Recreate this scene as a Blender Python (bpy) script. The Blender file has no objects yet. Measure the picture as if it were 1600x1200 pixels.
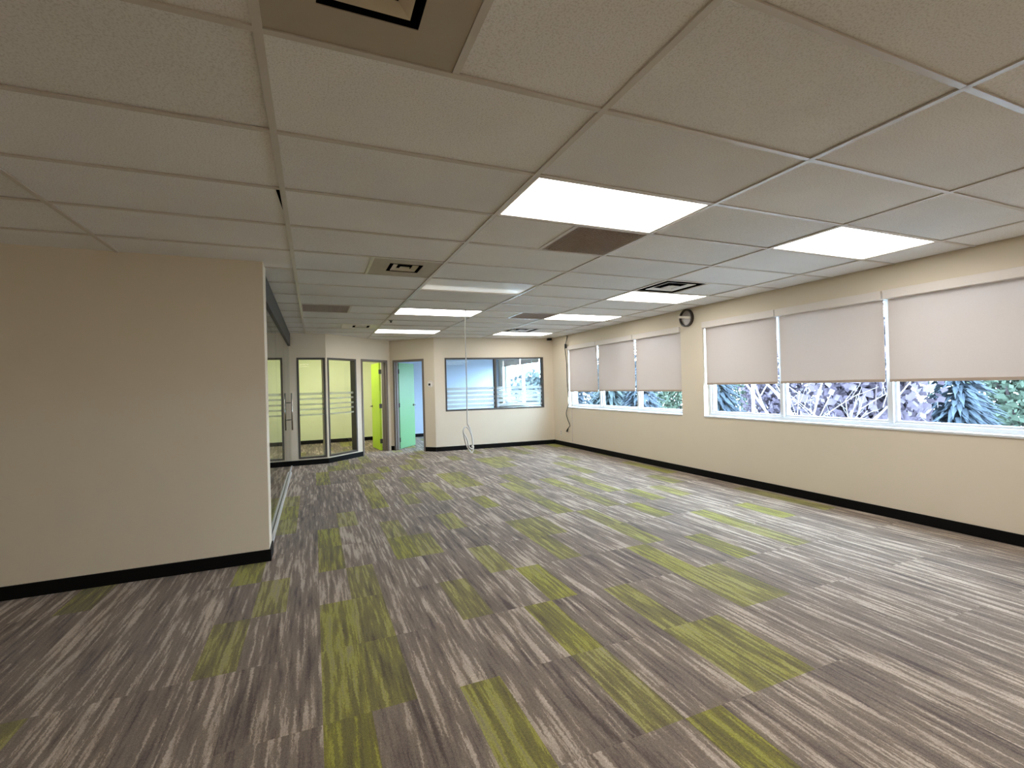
import bpy, math, random
from mathutils import Vector, Matrix
random.seed(7)
SC = bpy.context.scene
COL = SC.collection
U = 0.6096                      # two-foot ceiling module
H = 2.503                       # ceiling height
XW = 5.40                       # face of the window wall

# ------------------------------------------------------------ camera
YAW, PITCH, ROLL = 0.39707834, 0.00256593, -0.02584698
fwd = Vector((math.sin(YAW)*math.cos(PITCH), math.cos(YAW)*math.cos(PITCH), math.sin(PITCH)))
rt0 = Vector((math.cos(YAW), -math.sin(YAW), 0)); up0 = rt0.cross(fwd)
rt = rt0*math.cos(ROLL) + up0*math.sin(ROLL); up = -rt0*math.sin(ROLL) + up0*math.cos(ROLL)
cam = bpy.data.objects.new('camera', bpy.data.cameras.new('camera'))
COL.objects.link(cam)
cam.matrix_world = Matrix(((rt.x, up.x, -fwd.x, 0.13017), (rt.y, up.y, -fwd.y, -1.58757), (rt.z, up.z, -fwd.z, 1.41662), (0, 0, 0, 1)))
cam.data.sensor_width = 36; cam.data.lens = 36*739.53/1600
cam.data.clip_start = 0.02; cam.data.clip_end = 500
SC.camera = cam

# ------------------------------------------------------------ sky, exposure
SKY = 36.0
LAMP = 8.6
w = bpy.data.worlds.new('overcast_sky'); SC.world = w; w.use_nodes = True
bg = w.node_tree.nodes['Background']
bg.inputs[0].default_value = (0.54, 0.75, 1.0, 1); bg.inputs[1].default_value = SKY
SC.view_settings.view_transform = 'Standard'; SC.view_settings.look = 'None'
SC.view_settings.exposure = 0.19; SC.view_settings.gamma = 1.0
SC.view_settings.use_curve_mapping = False
SC.cycles.max_bounces = 10; SC.cycles.diffuse_bounces = 6; SC.cycles.transparent_max_bounces = 24
SC.cycles.use_denoising = True
SC.cycles.sample_clamp_indirect = 6.0

# ------------------------------------------------------------ colour / material helpers
def lin(c):
    return tuple(((v/255)/12.92 if v/255 <= 0.04045 else ((v/255+0.055)/1.055)**2.4) for v in c)
def newmat(name):
    m = bpy.data.materials.new(name); m.use_nodes = True
    nt = m.node_tree; nt.nodes.clear()
    out = nt.nodes.new('ShaderNodeOutputMaterial')
    return m, nt, out
def N(nt, typ, **kw):
    n = nt.nodes.new(typ)
    for k, v in kw.items():
        if k.startswith('i_'): n.inputs[k[2:].replace('_', ' ')].default_value = v
        else: setattr(n, k, v)
    return n
def surf(name, rgb, rough=0.6, spec=0.3, metal=0.0, noise=0.04, nscale=30, bump=0.0, bscale=200, emit=None, estr=0):
    """painted / plain surface with faint procedural mottling"""
    m, nt, out = newmat(name); L = nt.links
    b = N(nt, 'ShaderNodeBsdfPrincipled')
    b.inputs['Roughness'].default_value = rough; b.inputs['Specular IOR Level'].default_value = spec
    b.inputs['Metallic'].default_value = metal
    tc = N(nt, 'ShaderNodeTexCoord'); n1 = N(nt, 'ShaderNodeTexNoise'); n1.inputs['Scale'].default_value = nscale
    n1.inputs['Detail'].default_value = 3
    L.new(tc.outputs['Object'], n1.inputs['Vector'])
    c = lin(rgb)
    mx = N(nt, 'ShaderNodeMix', data_type='RGBA')
    mx.inputs['A'].default_value = (*[v*(1-noise) for v in c], 1); mx.inputs['B'].default_value = (*[min(1, v*(1+noise)) for v in c], 1)
    L.new(n1.outputs['Fac'], mx.inputs['Factor']); L.new(mx.outputs['Result'], b.inputs['Base Color'])
    if bump:
        n2 = N(nt, 'ShaderNodeTexNoise'); n2.inputs['Scale'].default_value = bscale; n2.inputs['Detail'].default_value = 2
        L.new(tc.outputs['Object'], n2.inputs['Vector'])
        bp = N(nt, 'ShaderNodeBump'); bp.inputs['Strength'].default_value = bump; bp.inputs['Distance'].default_value = 0.002
        L.new(n2.outputs['Fac'], bp.inputs['Height']); L.new(bp.outputs['Normal'], b.inputs['Normal'])
    if emit:
        b.inputs['Emission Color'].default_value = (*emit, 1); b.inputs['Emission Strength'].default_value = estr
    L.new(b.outputs[0], out.inputs[0])
    return m

M = {}
M['wall'] = surf('cream_wall_paint', (227, 216, 196), 0.55, 0.3, noise=0.02, nscale=3, bump=0.12, bscale=260)
M['wall_room_green'] = surf('pale_lime_wall_paint', (236, 240, 202), 0.6, 0.25, noise=0.02, nscale=3, bump=0.1)
M['wall_room_blue'] = surf('pale_blue_wall_paint', (204, 218, 238), 0.6, 0.25, noise=0.02, nscale=3, bump=0.1)
M['base'] = surf('black_rubber_baseboard', (8, 8, 9), 0.6, 0.15, noise=0.1)
M['bronze'] = surf('dark_bronze_window_frame', (82, 78, 74), 0.45, 0.4, noise=0.05)
M['doorframe'] = surf('taupe_steel_door_frame', (118, 108, 100), 0.5, 0.4, noise=0.05)
M['header'] = surf('dark_grey_header', (72, 70, 66), 0.6, 0.25)
M['alu'] = surf('brushed_aluminium', (190, 192, 194), 0.35, 0.5, metal=0.6, noise=0.04)
M['trackm'] = surf('satin_silver_track', (206, 208, 210), 0.4, 0.5)
M['chrome'] = surf('polished_steel', (200, 198, 192), 0.18, 0.5, metal=1.0, noise=0.02)
M['whiteframe'] = surf('white_window_frame', (226, 230, 234), 0.4, 0.4, noise=0.02)
M['valance'] = surf('off_white_blind_cassette', (232, 225, 218), 0.45, 0.4, noise=0.02)
M['hem'] = surf('taupe_hem_bar', (176, 158, 142), 0.6, 0.2)
M['white'] = surf('white_plastic', (236, 232, 224), 0.4, 0.4, noise=0.01)
M['whitemetal'] = surf('white_enamelled_metal', (222, 216, 208), 0.35, 0.45, noise=0.02)
M['tbar'] = surf('painted_ceiling_grid', (204, 198, 190), 0.3, 0.9, noise=0.05, nscale=8)
M['ventpanel'] = surf('dusty_vent_panel', (176, 164, 146), 0.5, 0.35, noise=0.12, nscale=5)
M['ventring'] = surf('dusty_vent_vane', (200, 188, 166), 0.45, 0.35, noise=0.1, nscale=20)
M['dark'] = surf('black_duct_interior', (14, 12, 12), 0.9, 0.05)
M['grille'] = surf('brown_grey_return_grille', (188, 174, 162), 0.7, 0.2, noise=0.1)
M['filterm'] = surf('brown_filter_mat', (182, 166, 152), 0.9, 0.1, noise=0.15)
M['plenum'] = surf('dark_plenum', (20, 19, 18), 0.95, 0.0)
M['darkbrown'] = surf('dark_brown_ring', (42, 32, 26), 0.4, 0.4)
M['disc'] = surf('grey_beige_disc', (158, 150, 142), 0.25, 0.5)
M['palebar'] = surf('pale_ivory_bar', (240, 232, 216), 0.35, 0.4)
M['lime'] = surf('lime_green_door_paint', (186, 222, 50), 0.4, 0.4, noise=0.02)
M['mint'] = surf('mint_green_door_paint', (122, 174, 124), 0.4, 0.4, noise=0.02)
M['hinge'] = surf('dark_steel_hinge', (70, 72, 60), 0.4, 0.5, metal=0.7)
M['cord_white'] = surf('white_cable_sheath', (222, 220, 216), 0.5, 0.3)
M['cord_dark'] = surf('dark_cable_sheath', (52, 54, 56), 0.5, 0.3)
M['black'] = surf('black_plastic', (20, 20, 22), 0.4, 0.4)
M['bark'] = surf('grey_brown_bark', (72, 62, 62), 0.9, 0.1, noise=0.25, nscale=12)
M['birch'] = surf('pale_bark', (120, 116, 114), 0.8, 0.1, noise=0.2, nscale=10)
M['needle'] = surf('blue_green_needles', (58, 66, 66), 0.8, 0.1, noise=0.35, nscale=1.4)
M['needle2'] = surf('deep_spruce_needles', (50, 57, 64), 0.8, 0.1, noise=0.35, nscale=1.4)
M['leaf'] = surf('green_leaf', (58, 68, 56), 0.8, 0.1, noise=0.35, nscale=1.8)
M['mauve'] = surf('mauve_brown_twigs', (70, 62, 70), 0.85, 0.1, noise=0.3, nscale=2)
M['snow'] = surf('snowy_ground', (214, 214, 214), 0.9, 0.1, noise=0.12, nscale=0.15)
M['render'] = surf('white_building_render', (222, 212, 204), 0.8, 0.2)
M['roofgrey'] = surf('grey_roofing', (84, 84, 92), 0.9, 0.1, noise=0.1, nscale=1)

# ceiling tile: fissured mineral fibre
def mk_tile():
    m, nt, out = newmat('mineral_fibre_ceiling_tile'); L = nt.links
    b = N(nt, 'ShaderNodeBsdfPrincipled'); b.inputs['Roughness'].default_value = 0.85; b.inputs['Specular IOR Level'].default_value = 0.15
    tc = N(nt, 'ShaderNodeTexCoord')
    n1 = N(nt, 'ShaderNodeTexNoise'); n1.inputs['Scale'].default_value = 150; n1.inputs['Detail'].default_value = 4
    n2 = N(nt, 'ShaderNodeTexNoise'); n2.inputs['Scale'].default_value = 1.3; n2.inputs['Detail'].default_value = 3
    v = N(nt, 'ShaderNodeTexVoronoi'); v.inputs['Scale'].default_value = 90
    for n in (n1, n2, v): L.new(tc.outputs['Object'], n.inputs['Vector'])
    r = N(nt, 'ShaderNodeValToRGB'); r.color_ramp.elements[0].position = 0.33; r.color_ramp.elements[0].color = (*lin((222, 220, 218)), 1)
    r.color_ramp.elements[1].position = 0.52; r.color_ramp.elements[1].color = (*lin((243, 243, 243)), 1)
    L.new(n1.outputs['Fac'], r.inputs[0])
    at = N(nt, 'ShaderNodeAttribute', attribute_name='tone')
    mr = N(nt, 'ShaderNodeMapRange'); mr.inputs['From Min'].default_value = 0.3; mr.inputs['From Max'].default_value = 0.7
    mr.inputs['To Min'].default_value = 0.93; mr.inputs['To Max'].default_value = 1.03
    L.new(n2.outputs['Fac'], mr.inputs['Value'])
    mu = N(nt, 'ShaderNodeMath', operation='MULTIPLY'); L.new(mr.outputs[0], mu.inputs[0]); L.new(at.outputs['Fac'], mu.inputs[1])
    mx = N(nt, 'ShaderNodeVectorMath', operation='SCALE'); L.new(r.outputs[0], mx.inputs[0]); L.new(mu.outputs[0], mx.inputs['Scale'])
    L.new(mx.outputs[0], b.inputs['Base Color'])
    bp = N(nt, 'ShaderNodeBump'); bp.inputs['Strength'].default_value = 0.35; bp.inputs['Distance'].default_value = 0.003
    L.new(n1.outputs['Fac'], bp.inputs['Height']); L.new(bp.outputs[0], b.inputs['Normal'])
    L.new(b.outputs[0], out.inputs[0]); return m
M['tile'] = mk_tile()

# carpet planks: streaky greys with lime planks, from per-plank attributes
def mk_carpet():
    m, nt, out = newmat('streaked_plank_carpet'); L = nt.links
    b = N(nt, 'ShaderNodeBsdfPrincipled'); b.inputs['Roughness'].default_value = 0.9; b.inputs['Specular IOR Level'].default_value = 0.12
    b.inputs['Sheen Weight'].default_value = 0.13; b.inputs['Sheen Roughness'].default_value = 0.5
    tc = N(nt, 'ShaderNodeTexCoord'); sx = N(nt, 'ShaderNodeSeparateXYZ'); L.new(tc.outputs['Object'], sx.inputs[0])
    ar = N(nt, 'ShaderNodeAttribute', attribute_name='rnd'); ag = N(nt, 'ShaderNodeAttribute', attribute_name='lime')
    def math_(op, a, bb, c=None):
        n = N(nt, 'ShaderNodeMath', operation=op)
        for i, q in enumerate((a, bb, c)):
            if q is None: continue
            if isinstance(q, (int, float)): n.inputs[i].default_value = q
            else: L.new(q, n.inputs[i])
        return n.outputs[0]
    jag = N(nt, 'ShaderNodeTexNoise'); jag.inputs['Scale'].default_value = 60; jag.inputs['Detail'].default_value = 2
    L.new(tc.outputs['Object'], jag.inputs['Vector'])
    xj = math_('MULTIPLY_ADD', jag.outputs['Fac'], 0.018, sx.outputs['X'])
    def streak(fx, fy, off, detail, rough):
        cv = N(nt, 'ShaderNodeCombineXYZ')
        L.new(math_('MULTIPLY_ADD', ar.outputs['Fac'], 37.0+off, math_('MULTIPLY', xj, fx)), cv.inputs[0])
        L.new(math_('MULTIPLY_ADD', ar.outputs['Fac'], 11.0+off, math_('MULTIPLY', sx.outputs['Y'], fy)), cv.inputs[1])
        cv.inputs[2].default_value = off
        n = N(nt, 'ShaderNodeTexNoise'); n.inputs['Scale'].default_value = 1; n.inputs['Detail'].default_value = detail
        n.inputs['Roughness'].default_value = rough
        L.new(cv.outputs[0], n.inputs['Vector']); return n.outputs['Fac']
    s1 = streak(24, 1.5, 3.1, 4, 0.62)
    s2 = streak(62, 3.2, 8.7, 3, 0.6)
    f = math_('ADD', math_('MULTIPLY', s1, 0.6), math_('MULTIPLY', s2, 0.4))
    # plank tone shift
    f = math_('ADD', f, math_('MULTIPLY', math_('SUBTRACT', ar.outputs['Fac'], 0.5), 0.07))
    def ramp(stops):
        r = N(nt, 'ShaderNodeValToRGB'); e = r.color_ramp.elements
        while len(e) < len(stops): e.new(0.5)
        for q, (p, c) in zip(e, stops): q.position = p; q.color = (*lin(c), 1)
        L.new(f, r.inputs[0]); return r.outputs[0]
    grey = ramp([(0.37, (84, 71, 64)), (0.45, (117, 102, 90)), (0.535, (133, 118, 103)), (0.558, (168, 151, 134)), (0.64, (192, 175, 158))])
    lime = ramp([(0.36, (84, 76, 46)), (0.44, (108, 101, 46)), (0.51, (120, 115, 38)), (0.56, (152, 152, 28)), (0.64, (122, 118, 58))])
    mx = N(nt, 'ShaderNodeMix', data_type='RGBA'); L.new(ag.outputs['Fac'], mx.inputs['Factor']); L.new(grey, mx.inputs['A']); L.new(lime, mx.inputs['B'])
    fib = N(nt, 'ShaderNodeTexNoise'); fib.inputs['Scale'].default_value = 260; fib.inputs['Detail'].default_value = 4
    L.new(tc.outputs['Object'], fib.inputs['Vector'])
    fm = N(nt, 'ShaderNodeMapRange'); fm.inputs['From Min'].default_value = 0.3; fm.inputs['From Max'].default_value = 0.7
    fm.inputs['To Min'].default_value = 0.74; fm.inputs['To Max'].default_value = 1.2
    L.new(fib.outputs['Fac'], fm.inputs['Value'])
    gr = N(nt, 'ShaderNodeTexNoise'); gr.inputs['Scale'].default_value = 95; gr.inputs['Detail'].default_value = 5; gr.inputs['Roughness'].default_value = 0.75
    L.new(tc.outputs['Object'], gr.inputs['Vector'])
    gm = N(nt, 'ShaderNodeMapRange'); gm.inputs['From Min'].default_value = 0.34; gm.inputs['From Max'].default_value = 0.66
    gm.inputs['To Min'].default_value = 0.76; gm.inputs['To Max'].default_value = 1.22
    L.new(gr.outputs['Fac'], gm.inputs['Value'])
    # old stain, a blotch of its own on the carpet
    vd = N(nt, 'ShaderNodeVectorMath', operation='SUBTRACT'); L.new(tc.outputs['Object'], vd.inputs[0]); vd.inputs[1].default_value = (1.5, 4.0, 0)
    vs = N(nt, 'ShaderNodeVectorMath', operation='MULTIPLY'); L.new(vd.outputs[0], vs.inputs[0]); vs.inputs[1].default_value = (1.35, 1.1, 0)
    vl = N(nt, 'ShaderNodeVectorMath', operation='LENGTH'); L.new(vs.outputs[0], vl.inputs[0])
    bn = N(nt, 'ShaderNodeTexNoise'); bn.inputs['Scale'].default_value = 2.5; L.new(tc.outputs['Object'], bn.inputs['Vector'])
    dist = math_('ADD', vl.outputs['Value'], math_('MULTIPLY', bn.outputs['Fac'], 0.5))
    sm = N(nt, 'ShaderNodeMapRange', interpolation_type='SMOOTHSTEP'); sm.inputs['From Min'].default_value = 0.3; sm.inputs['From Max'].default_value = 0.85
    sm.inputs['To Min'].default_value = 0.74; sm.inputs['To Max'].default_value = 1.0
    L.new(dist, sm.inputs['Value'])
    sc1 = N(nt, 'ShaderNodeVectorMath', operation='SCALE'); L.new(mx.outputs['Result'], sc1.inputs[0]); L.new(math_('MULTIPLY', math_('MULTIPLY', fm.outputs[0], gm.outputs[0]), sm.outputs[0]), sc1.inputs['Scale'])
    L.new(sc1.outputs[0], b.inputs['Base Color'])
    bp = N(nt, 'ShaderNodeBump'); bp.inputs['Strength'].default_value = 0.6; bp.inputs['Distance'].default_value = 0.004
    L.new(fib.outputs['Fac'], bp.inputs['Height']); L.new(bp.outputs[0], b.inputs['Normal'])
    L.new(b.outputs[0], out.inputs[0]); return m
M['carpet'] = mk_carpet()

def mk_glass(name, tint, ior=1.5):
    m, nt, out = newmat(name); L = nt.links
    tr = N(nt, 'ShaderNodeBsdfTransparent'); tr.inputs[0].default_value = (*tint, 1)
    gl = N(nt, 'ShaderNodeBsdfGlossy'); gl.inputs['Roughness'].default_value = 0.0; gl.inputs[0].default_value = (0.95, 0.97, 0.97, 1)
    fr = N(nt, 'ShaderNodeFresnel'); fr.inputs[0].default_value = ior
    ge = N(nt, 'ShaderNodeNewGeometry')
    inv = N(nt, 'ShaderNodeMath', operation='SUBTRACT'); inv.inputs[0].default_value = 1.0; L.new(ge.outputs['Backfacing'], inv.inputs[1])
    mu = N(nt, 'ShaderNodeMath', operation='MULTIPLY'); L.new(fr.outputs[0], mu.inputs[0]); L.new(inv.outputs[0], mu.inputs[1])
    mx = N(nt, 'ShaderNodeMixShader'); L.new(mu.outputs[0], mx.inputs[0]); L.new(tr.outputs[0], mx.inputs[1]); L.new(gl.outputs[0], mx.inputs[2])
    L.new(mx.outputs[0], out.inputs[0]); return m
M['glass'] = mk_glass('clear_window_glass', (0.97, 0.985, 0.98))
M['glass_part'] = mk_glass('grey_partition_glass', (0.8, 0.84, 0.83), 1.7)

def mk_film(name='frosted_film', k=1.0, op=0.62):
    m, nt, out = newmat(name); L = nt.links
    tr = N(nt, 'ShaderNodeBsdfTransparent'); d = N(nt, 'ShaderNodeBsdfDiffuse'); t = N(nt, 'ShaderNodeBsdfTranslucent')
    d.inputs[0].default_value = (0.85*k, 0.88*k, 0.88*k, 1); t.inputs[0].default_value = (0.82*k, 0.88*k, 0.88*k, 1)
    a = N(nt, 'ShaderNodeMixShader'); a.inputs[0].default_value = 0.62; L.new(d.outputs[0], a.inputs[1]); L.new(t.outputs[0], a.inputs[2])
    bb = N(nt, 'ShaderNodeMixShader'); bb.inputs[0].default_value = op; L.new(tr.outputs[0], bb.inputs[1]); L.new(a.outputs[0], bb.inputs[2])
    L.new(bb.outputs[0], out.inputs[0]); return m
M['film'] = mk_film()
M['film_grey'] = mk_film('grey_frosted_film', 0.62, 0.42)  # same white film, darkened as it looks against the bright lime room

def mk_fabric():
    m, nt, out = newmat('solar_screen_fabric'); L = nt.links
    tc = N(nt, 'ShaderNodeTexCoord'); n = N(nt, 'ShaderNodeTexNoise'); n.inputs['Scale'].default_value = 300; L.new(tc.outputs['Object'], n.inputs['Vector'])
    r = N(nt, 'ShaderNodeValToRGB'); r.color_ramp.elements[0].color = (*lin((204, 194, 186)), 1); r.color_ramp.elements[1].color = (*lin((222, 212, 204)), 1)
    L.new(n.outputs['Fac'], r.inputs[0])
    d = N(nt, 'ShaderNodeBsdfDiffuse'); t = N(nt, 'ShaderNodeBsdfTranslucent'); tr = N(nt, 'ShaderNodeBsdfTransparent')
    tr.inputs[0].default_value = (0.95, 0.92, 0.9, 1)
    L.new(r.outputs[0], d.inputs[0]); t.inputs[0].default_value = (*lin((216, 200, 190)), 1)
    a = N(nt, 'ShaderNodeMixShader'); a.inputs[0].default_value = 0.12; L.new(d.outputs[0], a.inputs[1]); L.new(t.outputs[0], a.inputs[2])
    bb = N(nt, 'ShaderNodeMixShader'); bb.inputs[0].default_value = 0.955; L.new(tr.outputs[0], bb.inputs[1]); L.new(a.outputs[0], bb.inputs[2])
    L.new(bb.outputs[0], out.inputs[0]); return m
M['fabric'] = mk_fabric()

def mk_lamp(name, col, s):
    m, nt, out = newmat(name); e = N(nt, 'ShaderNodeEmission'); e.inputs[0].default_value = (*col, 1); e.inputs[1].default_value = s
    nt.links.new(e.outputs[0], out.inputs[0]); return m
M['lit'] = mk_lamp('lit_fluorescent_lens', (1.0, 0.965, 0.925), LAMP)
def mk_dim():
    # brightness gradient put into the lens as faint emission, stronger to one long side
    m, nt, out = newmat('dim_acrylic_lens'); L = nt.links
    b = N(nt, 'ShaderNodeBsdfPrincipled'); b.inputs['Base Color'].default_value = (0.78, 0.77, 0.73, 1); b.inputs['Roughness'].default_value = 0.3
    tc = N(nt, 'ShaderNodeTexCoord'); sx = N(nt, 'ShaderNodeSeparateXYZ'); L.new(tc.outputs['Object'], sx.inputs[0])
    r = N(nt, 'ShaderNodeMapRange', interpolation_type='SMOOTHSTEP'); r.inputs['From Min'].default_value = -0.05; r.inputs['From Max'].default_value = 0.13
    r.inputs['To Min'].default_value = 0.03; r.inputs['To Max'].default_value = 0.34; L.new(sx.outputs['Y'], r.inputs['Value'])
    b.inputs['Emission Color'].default_value = (1, 0.98, 0.9, 1); L.new(r.outputs[0], b.inputs['Emission Strength'])
    L.new(b.outputs[0], out.inputs[0]); return m
M['lens_dim'] = mk_dim()

# ------------------------------------------------------------ mesh helpers
class MB:
    def __init__(s): s.v = []; s.f = []; s.fa = []
    def quad(s, a, b, c, d):
        i = len(s.v); s.v += [tuple(a), tuple(b), tuple(c), tuple(d)]; s.f.append((i, i+1, i+2, i+3))
    def tri(s, a, b, c):
        i = len(s.v); s.v += [tuple(a), tuple(b), tuple(c)]; s.f.append((i, i+1, i+2))
    def box(s, p0, p1, T=None):
        x0, y0, z0 = [min(a, b) for a, b in zip(p0, p1)]; x1, y1, z1 = [max(a, b) for a, b in zip(p0, p1)]
        P = [Vector(q) for q in ((x0,y0,z0),(x1,y0,z0),(x1,y1,z0),(x0,y1,z0),(x0,y0,z1),(x1,y0,z1),(x1,y1,z1),(x0,y1,z1))]
        if T: P = [T(q) for q in P]
        i = len(s.v); s.v += [tuple(q) for q in P]
        F = [(0,3,2,1),(4,5,6,7),(0,1,5,4),(1,2,6,5),(2,3,7,6),(3,0,4,7)]
        if T:
            # keep outward winding whatever the frame's handedness
            c = sum(P, Vector())/8; q = [P[k] for k in F[1]]
            n = (q[1]-q[0]).cross(q[2]-q[0])
            if n.dot((q[0]+q[2])/2-c) < 0: F = [tuple(reversed(k)) for k in F]
        s.f += [tuple(i+k for k in q) for q in F]
    def tube(s, pts, r, n=8, r1=None):
        pts = [Vector(p) for p in pts]; rings = []
        for k, p in enumerate(pts):
            d = (pts[min(k+1, len(pts)-1)]-pts[max(k-1, 0)]).normalized()
            a = d.cross(Vector((0, 0, 1)) if abs(d.z) < 0.9 else Vector((1, 0, 0))).normalized(); b = d.cross(a)
            rr = r if r1 is None else r+(r1-r)*k/(len(pts)-1)
            i = len(s.v)
            s.v += [tuple(p+rr*(math.cos(2*math.pi*j/n)*a+math.sin(2*math.pi*j/n)*b)) for j in range(n)]
            rings.append(i)
        for a, b in zip(rings, rings[1:]):
            for j in range(n): s.f.append((a+j, b+j, b+(j+1) % n, a+(j+1) % n))
        s.f.append(tuple(rings[0]+j for j in range(n))); s.f.append(tuple(rings[-1]+n-1-j for j in range(n)))
    def cyl(s, c, axis, r, h, n=32, r1=None):
        a = Vector(axis).normalized(); s.tube([Vector(c), Vector(c)+a*h], r, n, r1)
    def build(s, name, mat, parent=None, bevel=0, smooth=False, origin=None):
        me = bpy.data.meshes.new(name)
        vv = s.v
        if origin is not None: vv = [tuple(Vector(q)-Vector(origin)) for q in vv]
        me.from_pydata(vv, [], s.f); me.update()
        if smooth:
            for p in me.polygons: p.use_smooth = True
        o = bpy.data.objects.new(name, me); me.materials.append(M[mat] if isinstance(mat, str) else mat)
        COL.objects.link(o)
        if origin is not None and parent is None: o.location = origin
        if parent is not None: o.parent = parent
        if bevel:
            md = o.modifiers.new('edge', 'BEVEL'); md.width = bevel; md.segments = 2; md.limit_method = 'ANGLE'
        return o
def smooth_path(pts, n=6):
    P = [Vector(p) for p in pts]; out = []
    for i in range(len(P)-1):
        p0, p1, p2, p3 = P[max(i-1, 0)], P[i], P[i+1], P[min(i+2, len(P)-1)]
        for k in range(n):
            t = k/n
            out.append(0.5*((2*p1)+(p2-p0)*t+(2*p0-5*p1+4*p2-p3)*t*t+(3*p1-p0-3*p2+p3)*t**3))
    out.append(P[-1]); return out
def empty(name, loc):
    o = bpy.data.objects.new(name, None); o.location = loc; COL.objects.link(o); o.empty_display_size = 0.05; return o
def tag(o, label=None, cat=None, group=None, kind=None):
    if label: o['label'] = label
    if cat: o['category'] = cat
    if group: o['group'] = group
    if kind: o['kind'] = kind
    return o
def struct(o, label=None): o['kind'] = 'structure'; (label and tag(o, label)); return o

# wall frames: s runs along A->B, n points away from the room (left of A->B)
def frame(A, B):
    A = Vector((*A, 0)); B = Vector((*B, 0)); d = (B-A).normalized(); n = Vector((-d.y, d.x, 0))
    def T(q): return A+d*q[0]+n*q[1]+Vector((0, 0, q[2]))
    T.len = (B-A).length; return T
def wall(name, A, B, th, mat, holes=(), z0=0.0, z1=H+0.26, label=None):
    T = frame(A, B); Ln = T.len
    S = sorted({0.0, Ln, *[h[0] for h in holes], *[h[1] for h in holes]}); Z = sorted({z0, z1, *[h[2] for h in holes], *[h[3] for h in holes]})
    S = [s for s in S if 0 <= s <= Ln]; Z = [z for z in Z if z0 <= z <= z1]
    def solid(i, j):
        if i < 0 or j < 0 or i >= len(S)-1 or j >= len(Z)-1: return False
        sm, zm = (S[i]+S[i+1])/2, (Z[j]+Z[j+1])/2
        return not any(h[0] < sm < h[1] and h[2] < zm < h[3] for h in holes)
    m = MB()
    for i in range(len(S)-1):
        for j in range(len(Z)-1):
            if not solid(i, j): continue
            a, b, c, d = S[i], S[i+1], Z[j], Z[j+1]
            q = lambda s, n, z: T((s, n, z))
            m.quad(q(a,0,c), q(b,0,c), q(b,0,d), q(a,0,d)); m.quad(q(b,th,c), q(a,th,c), q(a,th,d), q(b,th,d))
            if not solid(i-1, j): m.quad(q(a,th,c), q(a,0,c), q(a,0,d), q(a,th,d))
            if not solid(i+1, j): m.quad(q(b,0,c), q(b,th,c), q(b,th,d), q(b,0,d))
            if not solid(i, j-1): m.quad(q(a,th,c), q(b,th,c), q(b,0,c), q(a,0,c))
            if not solid(i, j+1): m.quad(q(a,0,d), q(b,0,d), q(b,th,d), q(a,th,d))
    o = m.build(name, mat); struct(o, label); o['mat'] = 1; return o, T
def baseboard(name, A, B, s0=None, s1=None, side=-1, h=0.098, t=0.012):
    T = frame(A, B); m = MB()
    s0 = 0 if s0 is None else s0; s1 = T.len if s1 is None else s1
    a, b = (-t, -0.0005) if side < 0 else (0.0005, t)
    m.box((s0, a, 0.001), (s1, b, h), T)
    return struct(m.build(name, 'base'))

# ------------------------------------------------------------ floor with planks
def colx(c): return 0.135+0.2*c if c <= 10 else 2.135+0.213*(c-10)
LIME = {0: [0, 1, 2, 4, 5], 1: [1, 2, 3, 6], -2: [3, 6, 7, 8], -3: [2, 4], 3: [-1, 0, 4, 5, 7, 8, 9, 10], 4: [2, 4, 10],
        6: [0, 1, 3, 5, 8, 9], 7: [2, -1, 7, 8], 9: [0, 1, 3, 4, 6, 8, 9], 10: [0, 4, 8, 9], 12: [1, 2, 5, 6, 7], 13: [1, 3, 4, 7, 8],
        15: [2, 5, 6, 7], 16: [4], 17: [6, 7], 18: [2, 3, 5], 20: [5], 21: [3], 24: [3, 4, 7, 8], 2: [12, 13], 5: [7], 8: [11, 12], 14: [10], 19: [8, 9], 22: [6]}
def mk_floor():
    m = MB(); rnd = []; lime = []
    rr = random.Random(21)
    c = -16; q_ = {}
    while colx(c) < 5.66:
        for r in range(-12, 21):
            x0, x1 = colx(c), colx(c+1); y0, y1 = -0.02+0.605*r, -0.02+0.605*(r+1)
            m.quad((x0, y0, 0), (x1, y0, 0), (x1, y1, 0), (x0, y1, 0))
            seen = (-3 <= c <= 24 and -2 <= r <= 9)
            g = (r in LIME.get(c, [])) if seen else (rr.random() < (0.2 if r > 9 or r < -1 else 0.14))
            if r > 9 and r in LIME.get(c, []): g = True
            q_[c] = q_[c] if (c in q_ and rr.random() < 0.45) else rr.random(); rnd.append(q_[c]); lime.append((0.6+0.3*rr.random()) if g else 0.0)
        c += 1
    o = m.build('floor', 'carpet')
    a = o.data.attributes.new('rnd', 'FLOAT', 'FACE'); a.data.foreach_set('value', rnd)
    a = o.data.attributes.new('lime', 'FLOAT', 'FACE'); a.data.foreach_set('value', lime)
    # slab under the carpet
    s = MB(); s.box((-3.2, -6.7, -0.3), (5.65, 12.3, -0.004)); s.build('floor_slab', 'plenum', o)
    return struct(o)
mk_floor()

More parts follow.
